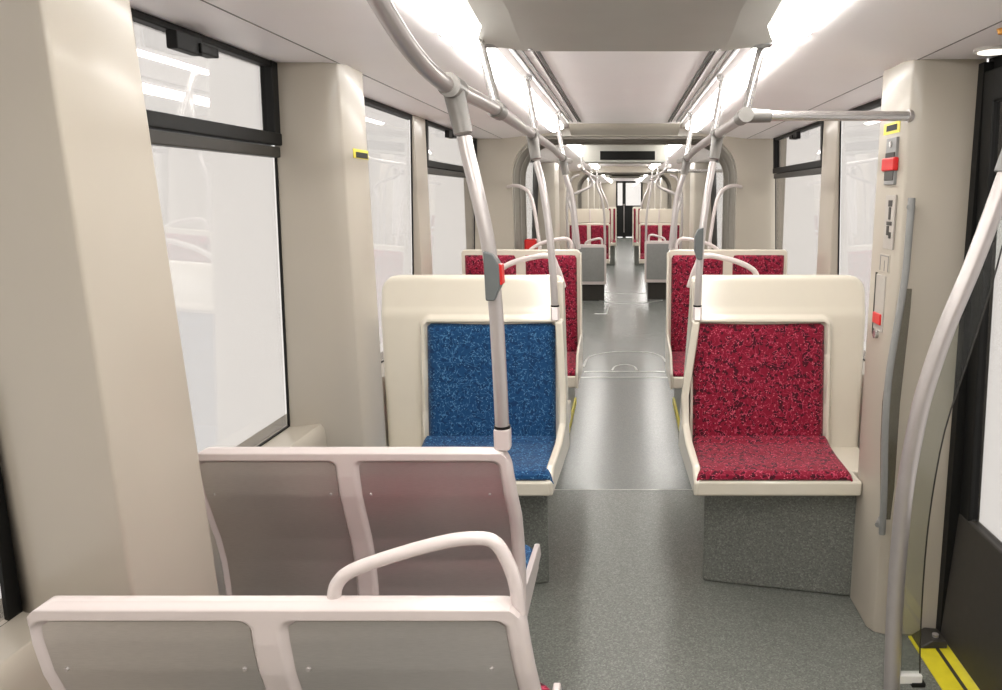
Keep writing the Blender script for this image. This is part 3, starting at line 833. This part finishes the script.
# header with display, past the gangway
def header(y, hw, z0, z1, dhw, dz0, dz1, label):
    t = thing('display_header', label, 'display', (0, y, z0))
    b = MB(); b.prism([(-hw, z1), (-hw, z0 + .03), (-hw + .03, z0), (hw - .03, z0), (hw, z0 + .03), (hw, z1)], 'y', y, y + .18); b.build('housing', M['housing'], t, .01)
    b = MB(); b.box(-dhw + .03, dhw + .03, y - .006, y + .004, dz0, dz1); b.build('screen', M['black'], t, .004)
    b = MB(); b.box(-hw + .02, hw - .02, y - .008, y + .002, z0 + .01, z0 + .018); b.build('lower_lip', M['strip'], t)
    return t
header(7.58, .41, 1.945, 2.19, .268, 1.975, 2.06, 'grey header panel with a dark blank display just past the gangway')
header(16.3, .42, 1.99, 2.19, .30, 2.035, 2.10, 'small far dark display above the aisle before the cab partition')

# far rails and poles of the second section
for s, nm in ((-1, 'left'), (1, 'right')):
    t = thing('overhead_rail', 'far overhead grab rail on the %s side beyond the gangway' % nm, 'handrail', (s * .42, 10, RZ))
    b = MB(); b.tube([(s * .46, 7.9, 1.93), (s * .44, 9, RZ), (s * .43, 11, RZ), (s * .44, 13.5, RZ)], .02, 12); b.build('rail', M['steel'], t)
    for yy in (8.2, 10.4, 12.6):
        b = MB(); b.tube([(s * .44, yy, RZ), (s * .47, yy + .05, 2.15)], .013, 10); b.build('ceiling_hanger', M['chrome'], t)
    if s == 1:
        b = MB(); b.tube([(.43, 8.4, RZ), (1.12, 8.4, RZ)], .018, 12); b.build('cross_bar', M['chrome'], t)
    for (yy, zb_, xb, lb) in ((9.6, 0, .64, 'in the open area past the gangway'), (11.83 if s < 0 else 12.03, .887 if s < 0 else .932, .305 if s < 0 else .34, 'on the far grey metal seat back'), (13.59, 1.402, .30, 'on the far white headrest screen')):
        pole('stanchion', [(s * .432, yy, RZ - .022), (s * .415, yy, 1.75), (s * (xb + .05), yy, 1.6), (s * (xb + .01), yy, 1.5 if zb_ > 1 else 1.35), (s * xb, yy, 1.45 if zb_ > 1 else (1.15 + zb_) / 2), (s * xb, yy, zb_)], .018, 'far steel pole on the %s side %s' % (nm, lb), None, 'far aisle poles')
    # bowed loop rails
    o = MB().tube([(s * .60, 10.2, 1.9), (s * .70, 10.2, 1.84), (s * .76, 10.2, 1.6), (s * .76, 10.2, 1.1), (s * .72, 10.2, .5), (s * .70, 10.2, 0)], .016, 12).build('door_pole', M['steel'])
    tag(o, 'bowed steel door pole on the %s side beyond the gangway' % nm, 'pole', 'far door poles')

# grey housing under the ceiling
t = thing('ceiling_housing', 'large flat grey housing hanging under the middle of the ceiling', 'housing', (0, 1.7, 2.1))
plan = [(1.0, .385), (2.02, .392), (2.30, .410), (2.44, .445), (2.52, .468), (2.575, .468)]
b = MB(); vs = []; 
for (y, w) in plan:
    c = min(w - .1, .315)
    vs += [(-w, y, 2.16), (-w, y, 2.115), (-c, y, 2.095), (c, y, 2.095), (w, y, 2.115), (w, y, 2.16)]
fs = [tuple(range(6)), tuple(len(vs) - 1 - i for i in range(6))]
for i in range(len(plan) - 1):
    for k in range(6):
        k2 = (k + 1) % 6; fs.append((i*6 + k, i*6 + k2, (i+1)*6 + k2, (i+1)*6 + k))
b.add(vs, fs); b.build('cover', M['housing'], t, angle=8)
for s in (-1, 1):
    b = MB(); b.box(s * .41, s * .475, 2.535, 2.60, 2.108, 2.122); b.build('corner_clip', M['grey'], t, .003)
    b = MB(); b.tube([(s * .30, 2.54, 2.10), (s * .30, 2.54, 2.092)], .008, 10); b.build('screw', M['chrome'], t)

# ------------------------------------------------------------------ right pillar fittings (aisle face x = .935)
XF = 0.935
def plate(name, y0, y1, z0, z1, d, m, parent=None, bevel=.002, x=XF):
    b = MB(); b.box(x - d, x + .002, y0, y1, z0, z1); return b.build(name, m, parent, bevel, 2)
t = thing('emergency_handle', 'grey emergency unit with a red pull lever high on the right pillar', 'emergency handle', (XF, 2.69, 1.68))
plate('back_plate', 2.655, 2.755, 1.675, 1.835, .010, M['grey'], t)
plate('recess', 2.66, 2.75, 1.69, 1.785, .013, M['dark'], t)
plate('pull_lever', 2.648, 2.772, 1.722, 1.768, .018, M['red_plastic'], t, .006)
b = MB(); b.tube([(XF - .008, 2.70, 1.812), (XF - .016, 2.70, 1.812)], .010, 12); b.build('lock', M['chrome'], t)
t = thing('sticker', 'yellow sticker with black print near the top of the right pillar', 'sticker', (XF, 2.72, 1.89), 'yellow stickers')
plate('backing', 2.655, 2.815, 1.850, 1.888, .002, M['yellow'], t, 0)
plate('black_print', 2.68, 2.785, 1.860, 1.880, .003, M['black'], t, 0)
t = thing('sticker', 'yellow sticker with black print on the left pillar between the windows', 'sticker', (-P, 2.79, 1.78), 'yellow stickers')
for (n_, y0, y1, z0, z1, d, m) in (('backing', 2.722, 2.878, 1.768, 1.80, .002, 'yellow'), ('black_print', 2.745, 2.868, 1.770, 1.790, .003, 'black')):
    b = MB(); b.box(-P - .002, -P + d, y0, y1, z0, z1); b.build(n_, M[m], t)
t = thing('placard', 'grey instruction placard with dark pictograms below the red lever', 'placard', (XF, 2.69, 1.45), 'pillar placards')
plate('plate', 2.645, 2.742, 1.452, 1.640, .003, M['placard'], t, 0)
for (y0, y1, z0, z1) in ((2.672, 2.708, 1.60, 1.622), (2.68, 2.70, 1.555, 1.598), (2.665, 2.715, 1.535, 1.548), (2.69, 2.712, 1.50, 1.533), (2.668, 2.688, 1.49, 1.512)):
    plate('pictogram', y0, y1, z0, z1, .005, M['dark'], t, 0)
t = thing('placard', 'small outlined placard under the grey instruction placard', 'placard', (XF, 2.70, 1.38), 'pillar placards')
plate('plate', 2.665, 2.765, 1.368, 1.432, .0025, M['cream'], t, 0)
for (y0, y1, z0, z1) in ((2.672, 2.676, 1.372, 1.428), (2.755, 2.759, 1.372, 1.428), (2.672, 2.759, 1.424, 1.428), (2.71, 2.714, 1.372, 1.41)):
    plate('outline', y0, y1, z0, z1, .004, M['grey'], t, 0)
t = thing('release_box', 'tall narrow flap with a small red tab and silver lock on the right pillar', 'release box', (XF, 2.73, 1.12))
plate('flap', 2.69, 2.79, 1.15, 1.355, .004, M['placard'], t)
plate('flap_edge', 2.787, 2.794, 1.13, 1.36, .006, M['dark'], t, 0)
plate('red_tab', 2.705, 2.785, 1.175, 1.215, .010, M['red_plastic'], t)
b = MB(); b.tube([(XF, 2.745, 1.136), (XF - .014, 2.745, 1.136)], .015, 14); b.build('lock', M['chrome'], t)

# bowed grab bar with glass screen in front of the pillar
t = thing('grab_bar', 'grey bowed grab bar in front of the right pillar', 'grab bar', (.92, 2.52, .43))
b = MB(); b.tube([(.956, 2.56, 1.63), (.952, 2.55, 1.50), (.945, 2.54, 1.36), (.926, 2.53, 1.20), (.908, 2.52, 1.05), (.902, 2.51, .93), (.905, 2.51, .80), (.915, 2.51, .62), (.922, 2.52, .45)], .0120, 14); b.build('bar', M['grey'], t)
for z, x in ((1.60, .947), (.47, .915)):
    b = MB(); b.tube([(x, 2.55, z), (x + .03, 2.605, z)], .010, 10); b.build('mount', M['grey'], t)
b = MB()
edge = [(.941, 1.33), (.920, 1.20), (.902, 1.05), (.896, .93), (.899, .80), (.910, .62), (.917, .50)]
poly = edge + [(.952, .50), (.958, .62), (.956, .93), (.968, 1.25), (.968, 1.33)]
b.prism(poly, 'y', 2.53, 2.536); b.build('screen_pane', glass('grey_screen', (196, 196, 190), .03), t)

# bowed door pole with narrow glass screen
t = thing('door_pole', 'bowed steel pole beside the right door with a clear screen along it', 'pole', (.88, 2.2, 0))
dp = [(1.150, 2.2, 2.02), (1.126, 2.2, 1.86), (1.090, 2.2, 1.71), (1.018, 2.2, 1.455), (.950, 2.2, 1.248), (.907, 2.2, 1.08), (.888, 2.2, .97), (.870, 2.2, .80), (.863, 2.2, .647), (.862, 2.2, .40), (.870, 2.2, .12), (.878, 2.2, 0.0)]
b = MB(); b.tube(dp, .026, 18, sub=8); b.build('tube', M['steel'], t)
b = MB(); b.tube([(1.15, 2.2, 2.06), (1.145, 2.2, 2.02), (1.126, 2.2, 1.86), (1.086, 2.2, 1.70)], .034, 18); b.build('upper_joint', M['grey'], t)
b = MB(); b.tube([(.872, 2.2, 0), (.872, 2.2, .02)], .045, 18, r2=.035); b.build('foot', M['joint'], t)
inner = catmull([Vector(p) for p in dp[2:-1]], 3)
outer = catmull([Vector(p) for p in ((1.128, 2.2, 1.72), (1.108, 2.2, 1.584), (1.072, 2.2, 1.367), (1.020, 2.2, 1.14), (.974, 2.2, .94), (.952, 2.2, .72), (.946, 2.2, .513), (.952, 2.2, .25), (.962, 2.2, .09))], 3)
poly = [(p.x, p.z) for p in inner] + [(p.x, p.z) for p in reversed(outer)]
b = MB(); b.prism(poly, 'y', 2.197, 2.203); sp = b.build('screen_pane', M['screen_glass'], t)
b = MB(); b.tube(outer, .0026, 8, smooth=False); b.build('pane_edge', M['dark'], sp)
b = MB(); b.box(.86, .965, 2.185, 2.215, .085, .115); b.build('clamp', M['white'], t, .004)
b = MB(); b.box(.93, .975, 2.18, 2.22, .075, .09); b.build('clamp_base', M['black'], t, .003)

# small round ceiling fittings by the door
t = thing('downlight', 'round recessed downlight in the ceiling above the right door', 'light', (1.12, 2.42, 2.07))
b = MB(); b.tube([(1.12, 2.42, 2.076), (1.12, 2.42, 2.066)], .058, 28); b.build('trim_ring', M['white'], t)
b = MB(); b.tube([(1.12, 2.42, 2.068), (1.12, 2.42, 2.063)], .045, 28); b.build('lens', M['downlamp'], t)
t = thing('door_signal', 'small amber signal lamp on the ceiling above the right door', 'signal lamp', (1.01, 2.14, 2.07))
b = MB(); b.tube([(1.015, 2.14, 2.078), (1.015, 2.14, 2.062)], .022, 20, r2=.016); b.build('amber_lens', M['orange'], t)

# ------------------------------------------------------------------ world, camera
w = bpy.data.worlds.new('World'); SC.world = w; w.use_nodes = True
bg = w.node_tree.nodes['Background']; bg.inputs[0].default_value = (1.0, 0.985, 0.97, 1); bg.inputs[1].default_value = 2.2

cam = bpy.data.cameras.new('Camera'); co = bpy.data.objects.new('Camera', cam); COL.objects.link(co)
co.location = (0, 0, 1.64)
pitch = math.atan(150 / 755)
co.rotation_euler = (math.pi / 2 - pitch, 0, 0)
cam.sensor_fit = 'HORIZONTAL'; cam.sensor_width = 36
cam.lens = 755 / 1002 * 36
cam.shift_x = -(624.5 - 501) / 1002
cam.clip_start = 0.02; cam.clip_end = 200
SC.camera = co
SC.view_settings.view_transform = 'Standard'
SC.view_settings.look = 'None'
SC.view_settings.gamma = 1
SC.view_settings.use_curve_mapping = False
SC.view_settings.exposure = 0.12
SC.cycles.diffuse_bounces = 8
SC.cycles.max_bounces = 16
SC.cycles.transparent_max_bounces = 16
